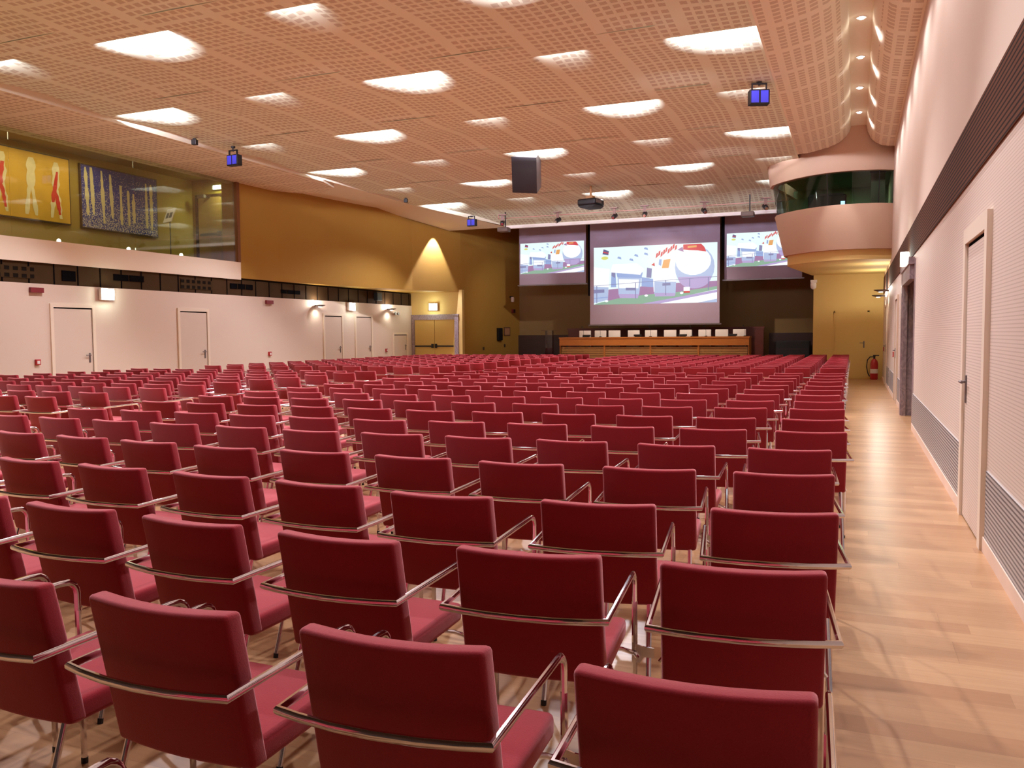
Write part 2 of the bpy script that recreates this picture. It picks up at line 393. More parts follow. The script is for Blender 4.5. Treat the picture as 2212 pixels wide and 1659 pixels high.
# side bulkheads
sb = MB()
vprism(sb, [(CX0, YB), (CX0, 20.6), (-14.5, 21.6), (-15.3, 22.2), (-16.0, 22.0), (-16.5, 21.2), (-16.9, 20.6), (-16.9, YB)], 5.93, 6.75)
sb.m = [0, 0]+[1]*(len(sb.m)-2)
struct('ceiling_left_bulkhead', sb, [SOFF, CEILP])
st = MB()
zz = lambda y: 6.03-(max(0, y-26.05)/3.35)*.5
for pts in ([(CX0, 20.6), (CX0, 26.05), (-15.9, 26.05), (-16.7, 23), (-16.7, 20.6)], [(CX0, 26.05), (CX0+2.1, 29.42), (-14.55, 29.42), (-15.9, 26.05)]):
    st.add([(x, y, zz(y)) for x, y in pts], [tuple(range(len(pts)))])
st.add([(CX0, 20.6, 5.99), (CX0, 26.05, 5.99), (CX0+2.1, 29.42, 5.56), (CX0+2.1, 29.42, 6.3), (CX0, 26.05, 6.7), (CX0, 20.6, 6.7)], [(0,1,4,5), (1,2,3,4)])
struct('ceiling_left_strip', st, CEILP)
struct('trim_4', MB().box(-12.2, -1.3, 29.34, 29.5, 5.47, 5.62), WHITE)
struct('ceiling_stage', MB().box(-14, -1.2, 29.45, 33.5, 6.3, 6.4), DULL)
# right soffit with its recess, run as one profile
prof = [(-1.4, 6.75), (-1.4, 6.0), (-1.1, 6.02), (-.66, 6.11), (-.42, 6.2), (-.27, 6.33), (-.18, 6.46), (-.15, 6.58), (.2, 6.58), (.23, 6.42), (.31, 6.24), (.42, 6.13), (.55, 6.06), (.75, 6.02), (.9, 6.01)]
rs = MB(); vs = [(x, y, z) for y in (YB, 22.7) for x, z in prof]; n = len(prof)
rs.add(vs, [(i, i+1, n+i+1, n+i) for i in range(n-1)]); rs.m = [1 if i in (0, 5, 6, 7, 8, 9) else 0 for i in range(n-1)]; struct('ceiling_right_soffit', rs, [SOFF, CEILP], smooth=40)

# ------------------------------------------------------------------ control booth on the right
def arc(off=0.0, back=True):
    base = [(.86, 23.55), (.5, 23.36), (.09, 23.24), (-.3, 23.24), (-.6, 23.31), (-.95, 23.5), (-1.27, 23.76), (-1.58, 24.12), (-1.8, 24.5), (-1.86, 24.9)]
    cx, cy = .3, 26
    out = []
    for x, y in base:
        d = Vector((x-cx, y-cy)); L = d.length
        k = 1+off/L; out.append((min(.86, cx+d.x*k) if x < .86 else .86, cy+d.y*k))
    return out+([(-1.3, 29.2)] if back else [])
def wallstrip(mb, lo, hi, z0, z1, mi=0):
    n = len(lo); mb.add([(x, y, z0) for x, y in lo]+[(x, y, z1) for x, y in hi], [(i, i+1, n+i+1, n+i) for i in range(n-1)], mi)
bt = sroot('wall_booth')
f = MB(); wallstrip(f, arc(0), arc(.28), 3.62, 4.72); wallstrip(f, arc(.28), arc(.16), 4.72, 4.73); wallstrip(f, arc(-.1), arc(0), 3.62, 3.62)
part('parapet', f, PINKP, bt, 40)
r = MB(); wallstrip(r, arc(-.1), arc(-.1), 3.36, 3.63); part('ring', r, YELR, bt, 40)
u = MB(); a = arc(-.1)+[(.86, 29.2)]; u.add([(x, y, 3.36) for x, y in a], [tuple(range(len(a)))]); part('underside', u, YELR, bt)
uf = MB(); wallstrip(uf, arc(.42), arc(.62), 5.52, 6.9); wallstrip(uf, arc(.2), arc(.42), 5.52, 5.52); part('upper_fascia', uf, PINKP, bt, 40)
inn = MB(); a = arc(.1); inn.add([(x, y, 4.5) for x, y in a+[(.86, 29.2)]], [tuple(range(len(a)+1))]); inn.add([(x, y, 5.75) for x, y in a+[(.86, 29.2)]], [tuple(range(len(a)+1))]); inn.box(-1.9, .86, 27, 27.05, 4.5, 5.75)
part('inner_shell', inn, plain('grey green booth lining', lin(84,104,80), .8), bt)
wg = MB(); wallstrip(wg, arc(.2), arc(.34), 4.72, 5.53); wo = struct('window_1', wg, DGLASS, smooth=40)
mu = MB()
for i in (1, 4, 7):
    p0, p1 = arc(.19)[i], arc(.33)[i]; mu.tube([(p0[0], p0[1], 4.72), (p1[0], p1[1], 5.53)], .012, n=6)
part('window_bar', mu, BLACKM, wo)
cs = thing('mixing_console', 'dark equipment silhouette behind the curved booth window', 'console', (-.72, 24.0, 4.5))
part('body', MB().rbox(0, .2, .32, .95, .5, .62, .03).box(-.45, .4, -.08, .0, .6, .66), BLACKP, cs)
part('indicator', MB().box(.34, .44, -.075, -.05, .3, .44), LED, cs)
cu = thing('booth_curtain', 'pale grey green blind hanging behind the booth window near the wall', 'curtain', (.52, 24.2, 4.51))
part('panel', MB().box(-.17, .17, 0, .02, 0, 1.2), plain('grey green blind cloth', lin(120,132,108), .8), cu)
part('head_rail', MB().box(-.2, .2, -.02, .04, 1.15, 1.23), BLACKM, cu)

# ------------------------------------------------------------------ gallery on the left
GX = -19.0
OLIVE = plain('olive gallery wall paint', lin(150,124,50), .7, 0, .05, 1.2)
struct('wall_gallery', MB().box(GX-.2, GX, 6, 20.8, 3.4, 6.4), OLIVE)
ge = MB().box(GX, -16.6, 20.6, 20.8, 3.4, 6.4); struct('wall_gallery_end', ge, OLIVE)
struct('wall_gallery_near', MB().box(GX, -16.55, 5.8, 6, 3.4, 6.4), OLIVE)
struct('floor_gallery', MB().box(GX, -16.6, 6, 20.6, 3.4, 3.58), plain('dark gallery floor', lin(70,54,36), .4))
struct('ceiling_gallery', MB().box(GX, -16.85, 6, 20.6, 6.3, 6.4), OLIVE)
g = sroot('window_2', (XL, 0, 0))
for i, (a, b_) in enumerate(((6, 9.3), (9.32, 12.6), (12.62, 15.9), (15.92, 19.55))):
    part('pane', MB().box(-.012, 0, a, b_, 3.66, 5.95), GLASS, g)
part('jamb', MB().box(-.1, .04, 19.6, 19.72, 3.65, 5.95), plain('brown timber jamb', lin(120,74,34), .5), g)
def painting(label, y0, y1, z0, z1, bg, marks, mats):
    r = thing('painting', label, 'painting', (GX+.04, y0, z0))
    L, H = y1-y0, z1-z0
    part('frame', MB().box(-.03, .03, -.03, L+.03, -.03, H+.03), plain('thin dark picture frame', lin(74,52,30), .5), r)
    c = MB().box(.028, .036, 0, L, 0, H)
    for li, (poly, mi) in enumerate(marks):
        # marks lie on the canvas as thin patches of paint
        c.add([(.0365+.0003*li, p[0]*L, p[1]*H) for p in poly], [tuple(range(len(poly)))], mi)
    part('canvas', c, [bg]+mats, r); return r
def blob(cx, w, z0, z1, lean=0, n=9, sd=0, bulge=.5):
    rnd = random.Random(sd); L_, R_ = [], []
    for i in range(n):
        t = i/(n-1); ww = w*(.25+.75*math.sin(PI*(t*.92+.04))**bulge)*(1+.35*rnd.uniform(-1, 1)); x = cx+lean*t
        L_.append((x-ww/2, z0+(z1-z0)*t)); R_.append((x+ww/2, z0+(z1-z0)*t))
    return L_+R_[::-1]
PY_ = plain('yellow ochre canvas', lin(190,146,34), .6, 0, .26, 1.6); PPALE = plain('pale grey paint', lin(206,190,150), .7, 0, .2, 9); PRED = plain('red paint', lin(186,44,26), .6, 0, .2, 9)
marks = []
for (cx, s_, red) in ((.13, 1, 1), (.35, 2, 1), (.62, 3, 0), (.86, 4, 1)):
    for d in (-.035, .035): marks.append((blob(cx+d*1.3, .045, .06, .5, -d*.9, 7, s_*3+int(d*100)), 1))
    marks.append((blob(cx, .085, .45, .92, .01, 8, s_*7), 1))
    if red:
        marks.append((blob(cx-.03, .05, .3, .78, .05, 9, s_*11), 2)); marks.append((blob(cx+.035, .035, .12, .45, -.03, 8, s_*13), 2))
painting('yellow painting with pale and red standing shapes, left of the blue one', 13.2, 16.12, 4.46, 6.1, PY_, marks, [PPALE, PRED])
q = NT('speckled blue canvas'); c_, xyz_ = q.coord(); nn = q.noise(c_, 34, 4); gr = q.math('ADD', q.math('MULTIPLY', xyz_[2], -.32), .52)
q.l(q.mix(q.math('GREATER_THAN', q.math('SUBTRACT', nn, q.math('MULTIPLY', q.math('SUBTRACT', .55, gr), .28)), .5), lin(44,50,140), lin(196,186,176)), q.p.inputs['Base Color']); q.p.inputs['Roughness'].default_value = .7
mk2 = []
for i, (cx, z0, z1) in enumerate(((.07,.2,.97), (.14,.22,.98), (.27,.1,.96), (.38,.2,.93), (.5,.12,.78), (.6,.12,.72), (.67,.18,.68), (.85,.12,.9), (.92,.1,.9))):
    mk2.append((blob(cx, .042, z0, z1, -.02 if i < 4 else -.005, 11, i+40, .35), 1))
painting('speckled blue painting with pale vertical strokes behind the gallery glass', 16.5, 19.08, 4.44, 6.07, q.m, mk2, [plain('cream paint', lin(208,194,150), .7, 0, .1, 8)])
gd = sroot('door_12', (-18.85, 20.6, 3.58))
part('leaf', MB().box(.1, .95, -.03, 0, 0, 2.2), plain('tan gallery door', lin(150,116,66), .5), gd); part('side_panel', MB().box(1.0, 1.85, -.03, 0, 0, 2.2), plain('grey brown panel', lin(96,78,52), .5), gd)
part('frame', MB().box(0, .08, -.05, 0, 0, 2.25).box(0, 1.9, -.05, 0, 2.2, 2.27), plain('dark door frame', lin(52,30,20), .5), gd)
part('panic_bar', MB().box(.2, .95, -.09, -.05, 1.02, 1.09).box(.88, .98, -.11, -.03, .99, 1.13), BLACKM, gd)
sgn = thing('sign_stand', 'white information board on a thin dark stand behind the gallery glass', 'sign', (-17.6, 18.2, 3.58))
part('pole', MB().tube([(0,0,0), (0,0,1.1)], .014).lathe([(.16,0), (.15,.02), (.02,.03)]), BLACKM, sgn, 40)
Mb = Matrix.Translation((0, -.01, 1.28)) @ Matrix.Rotation(math.radians(-20), 4, 'Z') @ Matrix.Rotation(math.radians(-20), 4, 'X')
bd = MB(); bd.obox(Mb, .24, .012, .2)
part('board', bd, PAPER, sgn)
bp = MB(); bp.obox(Mb @ Matrix.Translation((-.09, -.013, 0)), .07, .002, .08); bp.obox(Mb @ Matrix.Translation((.1, -.013, 0)), .08, .002, .08)
part('printed_panel', bp, plain('grey print', lin(110,112,120), .7), sgn)
fe = thing('fire_extinguisher', 'red fire extinguisher by the right end of the gallery glass', 'fire extinguisher', (-16.95, 20.3, 3.58))
part('cylinder', MB().lathe([(.075,0), (.085,.03), (.085,.4), (.06,.47), (.025,.5)], n=16), RED, fe, 40)
part('valve', MB().lathe([(.02,.49), (.02,.55), (.03,.56), (.03,.58)], n=10).box(-.02, .1, -.012, .012, .56, .585), BLACKM, fe); part('label', MB().lathe([(.086,.15), (.0865,.33)], n=16), PAPER, fe, 40)
gc = thing('security_camera', 'small camera on the gallery wall left of the lit sign', 'camera', (-18.3, 20.3, 5.75))
part('body', MB().box(-.2, .06, -.05, .05, -.05, .05), GREYM, gc); part('bracket', MB().box(-.02, .02, .04, .3, -.02, .02), BLACKM, gc)
for i, (y, lb_) in enumerate(((13.83, 'leftmost of the three glowing lamps along the foot of the gallery glass'), (15.8, 'middle glowing lamp along the foot of the gallery glass, below the blue painting'), (17.55, 'glowing lamp at the foot of the gallery glass, below the sign stand'))):
    t = thing('floor_lamp', lb_, 'lamp', (-16.62, y, 3.58), 0, 'small lamps along the gallery glass')
    part('base', MB().lathe([(.05,0), (.045,.05), (.03,.07)], n=12), BLACKM, t); part('bulb', MB().lathe([(.03,.07), (.045,.10), (.035,.135), (.01,.15)], n=12), SILL, t, 60)

# ------------------------------------------------------------------ wall fittings
def exit_sign(label, loc, rz, w=.38, h=.28):
    t = thing('exit_sign', label, 'sign', loc, rz, 'lit emergency exit signs')
    part('housing', MB().rbox(0, .045, 0, w, .08, h, .01), WHITE, t); part('lit_face', MB().box(-w/2+.02, w/2-.012, -.006, .006, -h/2+.012, h/2-.012), EXITW, t)
# local -y is the face; rz turns it into the room
exit_sign('bright white exit sign on the left wall, right of the nearest door there', (XL+.12, 14.91, 2.53), PI/2)
exit_sign('bright white exit sign on the left wall between the two wall lamps', (XL+.12, 25.39, 2.53), PI/2)
exit_sign('lit exit sign over the marble framed double door', (-15.49, 29.8, 2.63), 0)
exit_sign('lit exit sign above the marble portal on the right wall', (XR-.08, 15.7, 2.72), 0, .14, .26)
exit_sign('lit sign high on the end wall behind the gallery glass', (-17.95, 20.5, 6.03), 0, .3, .14)

def sconce(label, loc, rz, power=28, sc=1):
    t = thing('wall_sconce', label, 'wall lamp', loc, rz, 'up and down lighting wall lamps')
    part('arm', MB().box(-.03, .03, -.14, 0, -.02, .02), GREYM, t)
    part('shade', MB().lathe([(.06,-.03), (.15,.0), (.18,.02), (.175,.03), (.06,.02)], (0,-.2,0), 20), GREYM, t, 40)
    part('bulb', MB().lathe([(.05,.005), (.055,.02), (.03,.028)], (0,-.2,0), 12).lathe([(.045,-.042), (.055,-.036), (.055,-.028)], (0,-.2,0), 14), LAMP, t, 50)
    l = bpy.data.lights.new('sconce_glow', 'POINT'); l.energy = power; l.color = (1,.93,.8); l.shadow_soft_size = .04
    o = bpy.data.objects.new('sconce_glow', l); COL.objects.link(o); o.parent = t; o.location = (0, -.16, .09)
    l = bpy.data.lights.new('sconce_light', 'SPOT'); l.energy = power*.5; l.color = (1,.93,.8); l.spot_size = 2.6; l.spot_blend = .8; l.shadow_soft_size = .04
    o = bpy.data.objects.new('sconce_light', l); COL.objects.link(o); o.parent = t; o.location = (0, -.16, -.06)
sconce('wall lamp on the left wall, left of its exit sign and tall doors', (XL, 23.33, 2.5), PI/2)
sconce('wall lamp on the left wall nearest the double door', (XL, 27.96, 2.5), PI/2)
sconce('nearer wall lamp under the control booth on the right wall', (XR, 25.0, 2.62), -PI/2, 40)
sconce('farther wall lamp under the control booth on the right wall', (XR, 27.6, 2.58), -PI/2, 40)

def box_thing(name, label, cat, x0, x1, y0, y1, z0, z1, mat, group=None, r=.008):
    t = MB().rbox((x0+x1)/2, (y0+y1)/2, (z0+z1)/2, abs(x1-x0), abs(y1-y0), abs(z1-z0), r).obj(name, mat); return tag(t, label, cat, group)
box_thing('alarm_siren', 'dark red alarm box on the left wall, left of the nearest door', 'alarm', XL-.02, XL+.07, 12.94, 13.26, 2.49, 2.6, REDD, 'red alarm boxes under the dark band')
box_thing('alarm_siren', 'small red alarm box on the left wall between its second and third doors', 'alarm', XL-.02, XL+.07, 20.8, 21.12, 2.49, 2.6, REDD, 'red alarm boxes under the dark band')
def callpoint(label, loc, rz):
    t = thing('alarm_call_point', label, 'fire alarm button', loc, rz, 'red fire alarm buttons')
    part('housing', MB().rbox(0, -.015, 0, .12, .07, .12, .008), RED, t); part('button_plate', MB().box(-.035, .035, -.054, -.048, -.035, .03), PAPER, t)
callpoint('red fire alarm button on the left wall beside the nearest door', (XL, 13.07, .98), PI/2)
callpoint('red fire alarm button halfway along the left wall between doors', (XL, 20.94, .98), PI/2)
callpoint('red fire alarm button on the left wall beside the low door', (XL, 27.84, .95), PI/2)
callpoint('red fire alarm button on the right wall beside the marble portal', (XR, 17.32, 1.0), -PI/2)
callpoint('red fire alarm button below the handle of the second right door', (XR, 20.6, 1.0), -PI/2)
callpoint('farthest red fire alarm button on the right wall under the booth', (XR, 27.2, 1.0), -PI/2)
def band_vent(label, y0, y1, z0, z1, n):
    m = MB(); k = (y1-y0)/n
    for i in range(n): m.box(XL-.035, XL-.012, y0+i*k+.02, y0+(i+1)*k-.02, z0, z1)
    tag(m.obj('band_vent', SLOT), label, 'vent', 'dark openings in the left wall band')
band_vent('square black opening in the dark band above the nearest left door', 13.77, 14.17, 2.79, 3.02, 1)
band_vent('pair of black slots in the dark band right of the nearest exit sign', 15.2, 16.17, 2.88, 3.03, 2)
band_vent('black slots in the dark band between the second and third left doors', 19.28, 20.29, 2.88, 3.03, 3)
band_vent('short black slots in the dark band left of the first wall lamp', 21.58, 22.59, 2.84, 2.96, 3)
def m_dots():
    q = NT('bronze panel with square holes'); c, xyz = q.coord()
    f = lambda co, o, p, w: q.math('LESS_THAN', q.math('FRACT', q.math('DIVIDE', q.math('ADD', co, o), p)), w)
    q.l(q.mix(q.math('MULTIPLY', f(xyz[1], 0, .2, .6), f(xyz[2], -2.8, .15, .55)), lin(62,45,28), lin(24,18,14)), q.p.inputs['Base Color']); q.p.inputs['Roughness'].default_value = .9; q.p.inputs['Specular IOR Level'].default_value = .05; return q.m
DOTS = m_dots()
def holes(label, y0, ny):
    tag(MB().box(XL-.035, XL-.016, y0, y0+ny*.2, 2.79, 3.05).obj('perforated_panel', DOTS), label, 'vent', 'dark openings in the left wall band')
holes('cluster of dark square holes in the band near the left edge', 12.3, 4); holes('cluster of dark square holes in the band above the second left door', 17.4, 6)
sk = thing('loudspeaker', 'small black loudspeaker on the dark band above the low door', 'loudspeaker', (XL, 27.17, 2.95), PI/2)
part('cabinet', MB().rbox(0, -.09, 0, .34, .16, .3, .015), BLACKP, sk); part('bracket', MB().box(-.04, .04, -.02, .03, -.05, .05), BLACKM, sk)
el = thing('emergency_light', 'twin headed emergency light beside the lamp nearest the double door', 'lamp', (XL, 28.5, 2.38), PI/2)
part('housing', MB().rbox(0, -.04, 0, .16, .07, .1, .01), WHITE, el)
for dx in (-.11, .11): part('head', MB().lathe([(.03,-.05), (.06,.03), (.055,.04)], n=12, M=Matrix.Translation((dx, -.1, -.03)) @ Matrix.Rotation(PI/2, 4, 'X')), GREYM, el, 40)
# the stage-left wall (splayed)
ang = math.atan2(Cc.y-B.y, Cc.x-B.x)
def on_splay(y): t = (y-B.y)/(Cc.y-B.y); return B.x+(Cc.x-B.x)*t
def splay(name, label, cat, y, z): return thing(name, label, cat, (on_splay(y), y, z), ang)   # local x along the wall, -y into the room
t = splay('wall_loudspeaker', 'tall narrow black loudspeaker on the ochre wall beside the stage', 'loudspeaker', 32.15, 1.53); part('cabinet', MB().rbox(0, -.06, 0, .26, .12, .52, .015), BLACKP, t); part('bracket', MB().box(-.03, .03, -.01, .03, -.1, .1), BLACKM, t)
t = splay('notice_board', 'small brownish notice on the wall between stage and black speaker', 'notice', 32.65, 1.64); part('frame', MB().box(-.2, .2, -.02, .01, -.18, .18), plain('brown frame', lin(110,72,46), .6), t); part('sheet', MB().box(-.16, .16, -.026, -.018, -.14, .14), plain('tan paper', lin(176,128,92), .7), t)
t = splay('security_camera', 'white wall camera high beside the left of the stage', 'camera', 32.86, 3.02); part('body', MB().lathe([(.06,-.14), (.07,-.1), (.07,.02), (.05,.06)], (0,-.14,0), 14), WHITE, t, 40); part('bracket', MB().box(-.03, .03, -.14, .01, .04, .1), BLACKM, t)
t = splay('junction_box', 'small dark box on the wall below the left stage camera', 'box', 33.02, 2.5); part('housing', MB().rbox(0, -.05, 0, .16, .1, .16, .01), REDD, t); part('cover', MB().box(-.06, .06, -.105, -.098, -.06, .06), BLACKP, t)
for y, z, lb_ in ((31.24, .95, 'tiny dark socket on the ochre wall right of the double door'), (32.5, 1.05, 'tiny dark socket on the ochre wall below the black speaker')):
    t = splay('wall_socket', lb_, 'socket', y, z); part('plate', MB().rbox(0, -.012, 0, .08, .024, .13, .005), plain('brown plastic', lin(70,50,34), .5), t)
t = thing('security_camera', 'white dome camera on the edge of the right ochre wall beside the stage', 'camera', (-1.2, 29.2, 3.1), 0)
part('bracket', MB().box(-.14, .06, -.2, .03, .02, .1), WHITE, t); part('dome', MB().lathe([(.03,-.2), (.085,-.15), (.095,-.06), (.085,.02)], (-.05,-.12,0), 16), WHITE, t, 50)
# extinguisher on the right
t = thing('fire_extinguisher', 'red fire extinguisher with black hose on the floor by the ochre door', 'fire extinguisher', (.6, 28.95, 0))
part('cylinder', MB().lathe([(.1,0), (.115,.03), (.115,.5), (.09,.6), (.035,.66)], n=20), RED, t, 40)
part('valve', MB().lathe([(.03,.65), (.03,.73), (.04,.74), (.04,.77)], n=12).box(-.03, .14, -.015, .015, .75, .78), BLACKM, t)
part('hose', MB().tube([(-.03,0,.72), (-.12,0,.72), (-.2,0,.62), (-.22,0,.4), (-.18,0,.2), (-.13,0,.1)], .018), BLACKP, t, 60)
part('label', MB().lathe([(.116,.2), (.1165,.34)], n=20), PAPER, t, 40)

# ------------------------------------------------------------------ stage furniture
PICS = [plain('unused', (0,0,0,1))]
def em(c, s=.78):
    m = glow('projected light %d %d %d' % c, lin(*c), s); m.node_tree.nodes['Principled BSDF'].inputs['Base Color'].default_value = (.02,.02,.02,1); return m
E_ = dict(sky=em((232,252,250), .92), white=em((250,253,255), .98), pale=em((190,208,244)), blue=em((160,184,236)), lil=em((196,176,226)), grey=em((140,140,186)), lawn=em((150,190,164)), plum=em((176,130,176)), red=em((226,64,66)), orange=em((246,176,96)), yel=em((236,236,120)), dk=em((96,92,140)))
keys = list(E_); IX = {k: i for i, k in enumerate(keys)}
def picture(w, h):
    """projected view of a white show ground: tents, a big white dome with red cap, lawn, road and railing"""
    m = MB(); lay = [0]
    def P(k, *pts):
        lay[0] += 1; y = -.0006*lay[0]
        m.add([((u-.5)*w, y, v*h) for u, v in pts], [tuple(range(len(pts)))], IX[k])
    def ell(k, cu, cv, ru, rv, a0=0, a1=2*PI, n=22): P(k, *[(cu+ru*math.cos(a0+(a1-a0)*i/n), cv+rv*math.sin(a0+(a1-a0)*i/n)) for i in range(n+1)])
    P('sky', (0,0), (1,0), (1,1), (0,1))
    P('plum', (.1,.04), (.45,.1), (1,.22), (1,.36), (.6,.34), (.4,.3), (.12,.26))
    P('lawn', (0,0), (.42,0), (.75,.12), (1,.22), (1,.27), (.7,.19), (.45,.16), (.2,.1), (.04,.03))
    P('lil', (.4,0), (.55,0), (1,.17), (1,.21)); P('white', (.55,0), (1,0), (1,.17)); P('pale', (.85,0), (1,0), (1,.06))
    # left tent
    P('white', (0,.05), (.12,.09), (.135,.62), (0,.66)); P('pale', (0,.03), (.12,.08), (.125,.3), (0,.32)); P('grey', (0,.2), (.09,.21), (.09,.265), (0,.265)); P('blue', (.0,.1), (.12,.12), (.12,.14), (.0,.12))
    P('blue', (.145,.3), (.19,.3), (.185,.56), (.15,.57)); P('grey', (.15,.5), (.18,.46), (.182,.56), (.152,.57))
    # second tent
    P('pale', (.21,.16), (.38,.15), (.4,.5), (.2,.52)); P('blue', (.2,.47), (.4,.44), (.41,.54), (.19,.56)); P('white', (.14,.56), (.39,.5), (.42,.6), (.36,.7), (.16,.7)); P('white', (.215,.28), (.375,.27), (.38,.42), (.212,.44))
    P('grey', (.27,.24), (.35,.235), (.35,.28), (.27,.285)); P('lil', (.22,.11), (.37,.1), (.38,.17), (.21,.18))
    # third tent
    P('blue', (.4,.3), (.5,.28), (.5,.42), (.4,.46)); P('grey', (.44,.45), (.48,.44), (.485,.6), (.445,.62)); P('white', (.5,.2), (.67,.18), (.68,.56), (.65,.62), (.49,.63)); P('pale', (.505,.16), (.675,.15), (.68,.36), (.505,.38)); P('grey', (.57,.3), (.635,.305), (.635,.35), (.57,.345)); P('lil', (.51,.12), (.67,.12), (.676,.17), (.51,.18))
    # dome
    ell('pale', .825, .6, .155, .36); ell('lil', .825, .44, .13, .2, PI, 2*PI); ell('white', .815, .7, .138, .235)
    P('red', (.735,.985), (.875,.985), (.9,.93), (.915,.85), (.85,.875), (.78,.885), (.735,.9)); P('orange', (.77,.92), (.84,.93), (.84,.965), (.77,.955))
    # bunting and streamers
    for i in range(9):
        u = .515+.019*i; v = .77+.017*i+.02*math.sin(i*2.1); P('red', (u,v), (u+.017,v+.03), (u+.02,v+.1), (u+.006,v+.08))
    P('orange', (.565,.6), (.62,.6), (.635,.75), (.58,.74)); P('blue', (.54,.66), (.56,.64), (.565,.75), (.545,.75)); P('red', (.48,.66), (.51,.64), (.505,.7)); P('plum', (.69,.9), (.74,.86), (.73,.95))
    P('dk', (.075,.88), (.125,.86), (.13,.93), (.085,.965)); P('red', (.08,.905), (.127,.885), (.128,.9), (.083,.925)); ell('yel', .095, .81, .03, .03, n=10)
    for (u, v) in ((.2,.8), (.34,.83), (.42,.85), (.42,.94), (.3,.76)): P('blue', (u,v), (u+.035,v-.025), (u+.03,v+.015), (u+.008,v+.03))
    # railing
    P('grey', (0,.325), (.4,.37), (1,.425), (1,.432), (.4,.377), (0,.333))
    for u in (.024, .35, .595, .785, .93): b_ = .02+u*.2; P('grey', (u,b_), (u+.006,b_), (u+.006,.33+u*.1), (u,.33+u*.1))
    for (u, v) in ((.11,.06), (.44,.14), (.725,.17)): ell('white', u, v, .015, .02, n=8)
    P('white', (.74,.2), (.79,.2), (.79,.27), (.74,.27)); P('red', (.74,.17), (.79,.17), (.79,.2), (.74,.2))
    return m, [E_[k] for k in keys]
def screen(label, cx, y, w, zb, zt, pw, ph, pz, pcx):
    t = thing('hanging_projection_screen', label, 'projection screen', (cx, y, zb), 0, 'projection screens over the stage')
    H = zt-zb
    part('cloth', MB().box(-w/2, w/2, 0, .012, 0, H), SCREEN, t)
    part('bottom_bar', MB().box(-w/2-.07, w/2+.07, -.02, .03, -.04, .01), GREYM, t)
    part('roller_case', MB().box(-w/2-.08, w/2+.08, -.06, .1, H, H+.16), WHITE, t)
    m, mats = picture(pw, ph); o = part('projected_image', m, mats, t, label='brightly lit projected picture of white tents'); o.location = (pcx-cx, -.003, pz-zb)
screen('large centre projection screen hanging lowest above the desk', -6.92, 30.9, 4.84, 1.86, 5.9, 4.6, 2.15, 2.615, -6.89)
screen('small projection screen left of the large centre one', -10.97, 31.2, 2.75, 3.46, 5.95, 2.63, 1.2, 3.895, -10.985)
screen('small projection screen partly hidden by the control booth', -3.05, 31.2, 2.66, 3.43, 5.95, 2.55, 1.2, 3.88, -3.03)
for x, lb_ in ((-9.5, 'black vertical gap panel between the left and centre screens'), (-4.42, 'black vertical gap panel between the centre and right screens')):
    tag(MB().box(x-.13, x+.13, 31.6, 31.75, 4.2 if x > -5 else 3.0, 6.0).obj('black_gap_panel', plain('flat black fill', lin(14,10,14), .95)), lb_, 'black_panel', 'black panels between the screens')  # flat black panel filling the gap between two screens
dk = thing('conference_desk', 'long orange wood conference desk on the stage with slatted front', 'desk', (-6.82, 30.0, .6))
part('worktop', MB().box(-3.48, 3.48, .0, .7, .74, .79), OAK, dk)
part('apron', MB().box(-3.46, 3.46, .02, .05, .48, .74), OAK, dk)
fm = MB()
for i in range(5): fm.box(-3.4, 3.4, .08, .11, .02+i*.085, .09+i*.085)
part('slatted_front', fm, OAKL, dk)
for x in (-3.46, -1.72, 0, 1.72, 3.46): part('leg', MB().box(x-.03 if x > -3.4 else x, x+.03 if x < 3.4 else x, .05, .7, 0, .74), OAK, dk)
tag(MB().box(-10.75, -3.12, 32.5, 32.56, .6, 1.72).box(-10.78, -3.09, 32.46, 32.6, 1.68, 1.74).obj('stage_screen_panel', DWOOD), 'long dark red wood panel standing behind the white stage chairs', 'panel')
# white chairs
wc = None
cxs = (-9.68, -9.06, -8.51, -7.75, -7.09, -6.37, -5.78, -5.09, -4.48, -3.85)
ordn = ['first','second','third','fourth','fifth','sixth','seventh','eighth','ninth','tenth','eleventh','twelfth','thirteenth','fourteenth','fifteenth','sixteenth']
WL = plain('white leather', lin(240,232,226), .5)
for i, x in enumerate(cxs):
    lb_ = 'white high-backed chair, %s from the left behind the stage desk' % ordn[i]
    if wc is None:
        wc = thing('white_chair', lb_, 'chair', (x*.989, 31.0, .6), 0, 'white chairs behind the stage desk')
        part('backrest', MB().rbox(0, .0, .79, .46, .05, .5, .02), WL, wc, 40); part('seat', MB().rbox(0, -.1, .46, .44, .24, .07, .02), WL, wc, 40)
        part('pedestal', MB().tube([(0,-.05,.03), (0,-.05,.43)], .03).lathe([(.19,0), (.18,.02), (.04,.04)], (0,-.05,0), 16), CHROME, wc, 40)
    else: dup(wc, (x*.989, 31.0+.012*((i*7) % 3-1), .6), (i % 3-1)*.05, lb_)
lp = None
for i, (x, rz) in enumerate(((-9.3, .1), (-7.35, -.1), (-5.7, .05), (-3.95, -.05))):
    lb_ = 'black desk monitor, %s from the left on the stage desk' % ordn[i]
    if lp is None:
        lp = thing('desk_monitor', lb_, 'monitor', (x, 30.3, 1.39), rz, 'black monitors on the stage desk')
        part('screen', MB().rbox(0, 0, .055, .3, .03, .07, .008), BLACKP, lp); part('foot', MB().box(-.1, .1, -.05, .09, 0, .02), BLACKP, lp)
    else: dup(lp, (x, 30.3, 1.39), rz, lb_)
mc = None
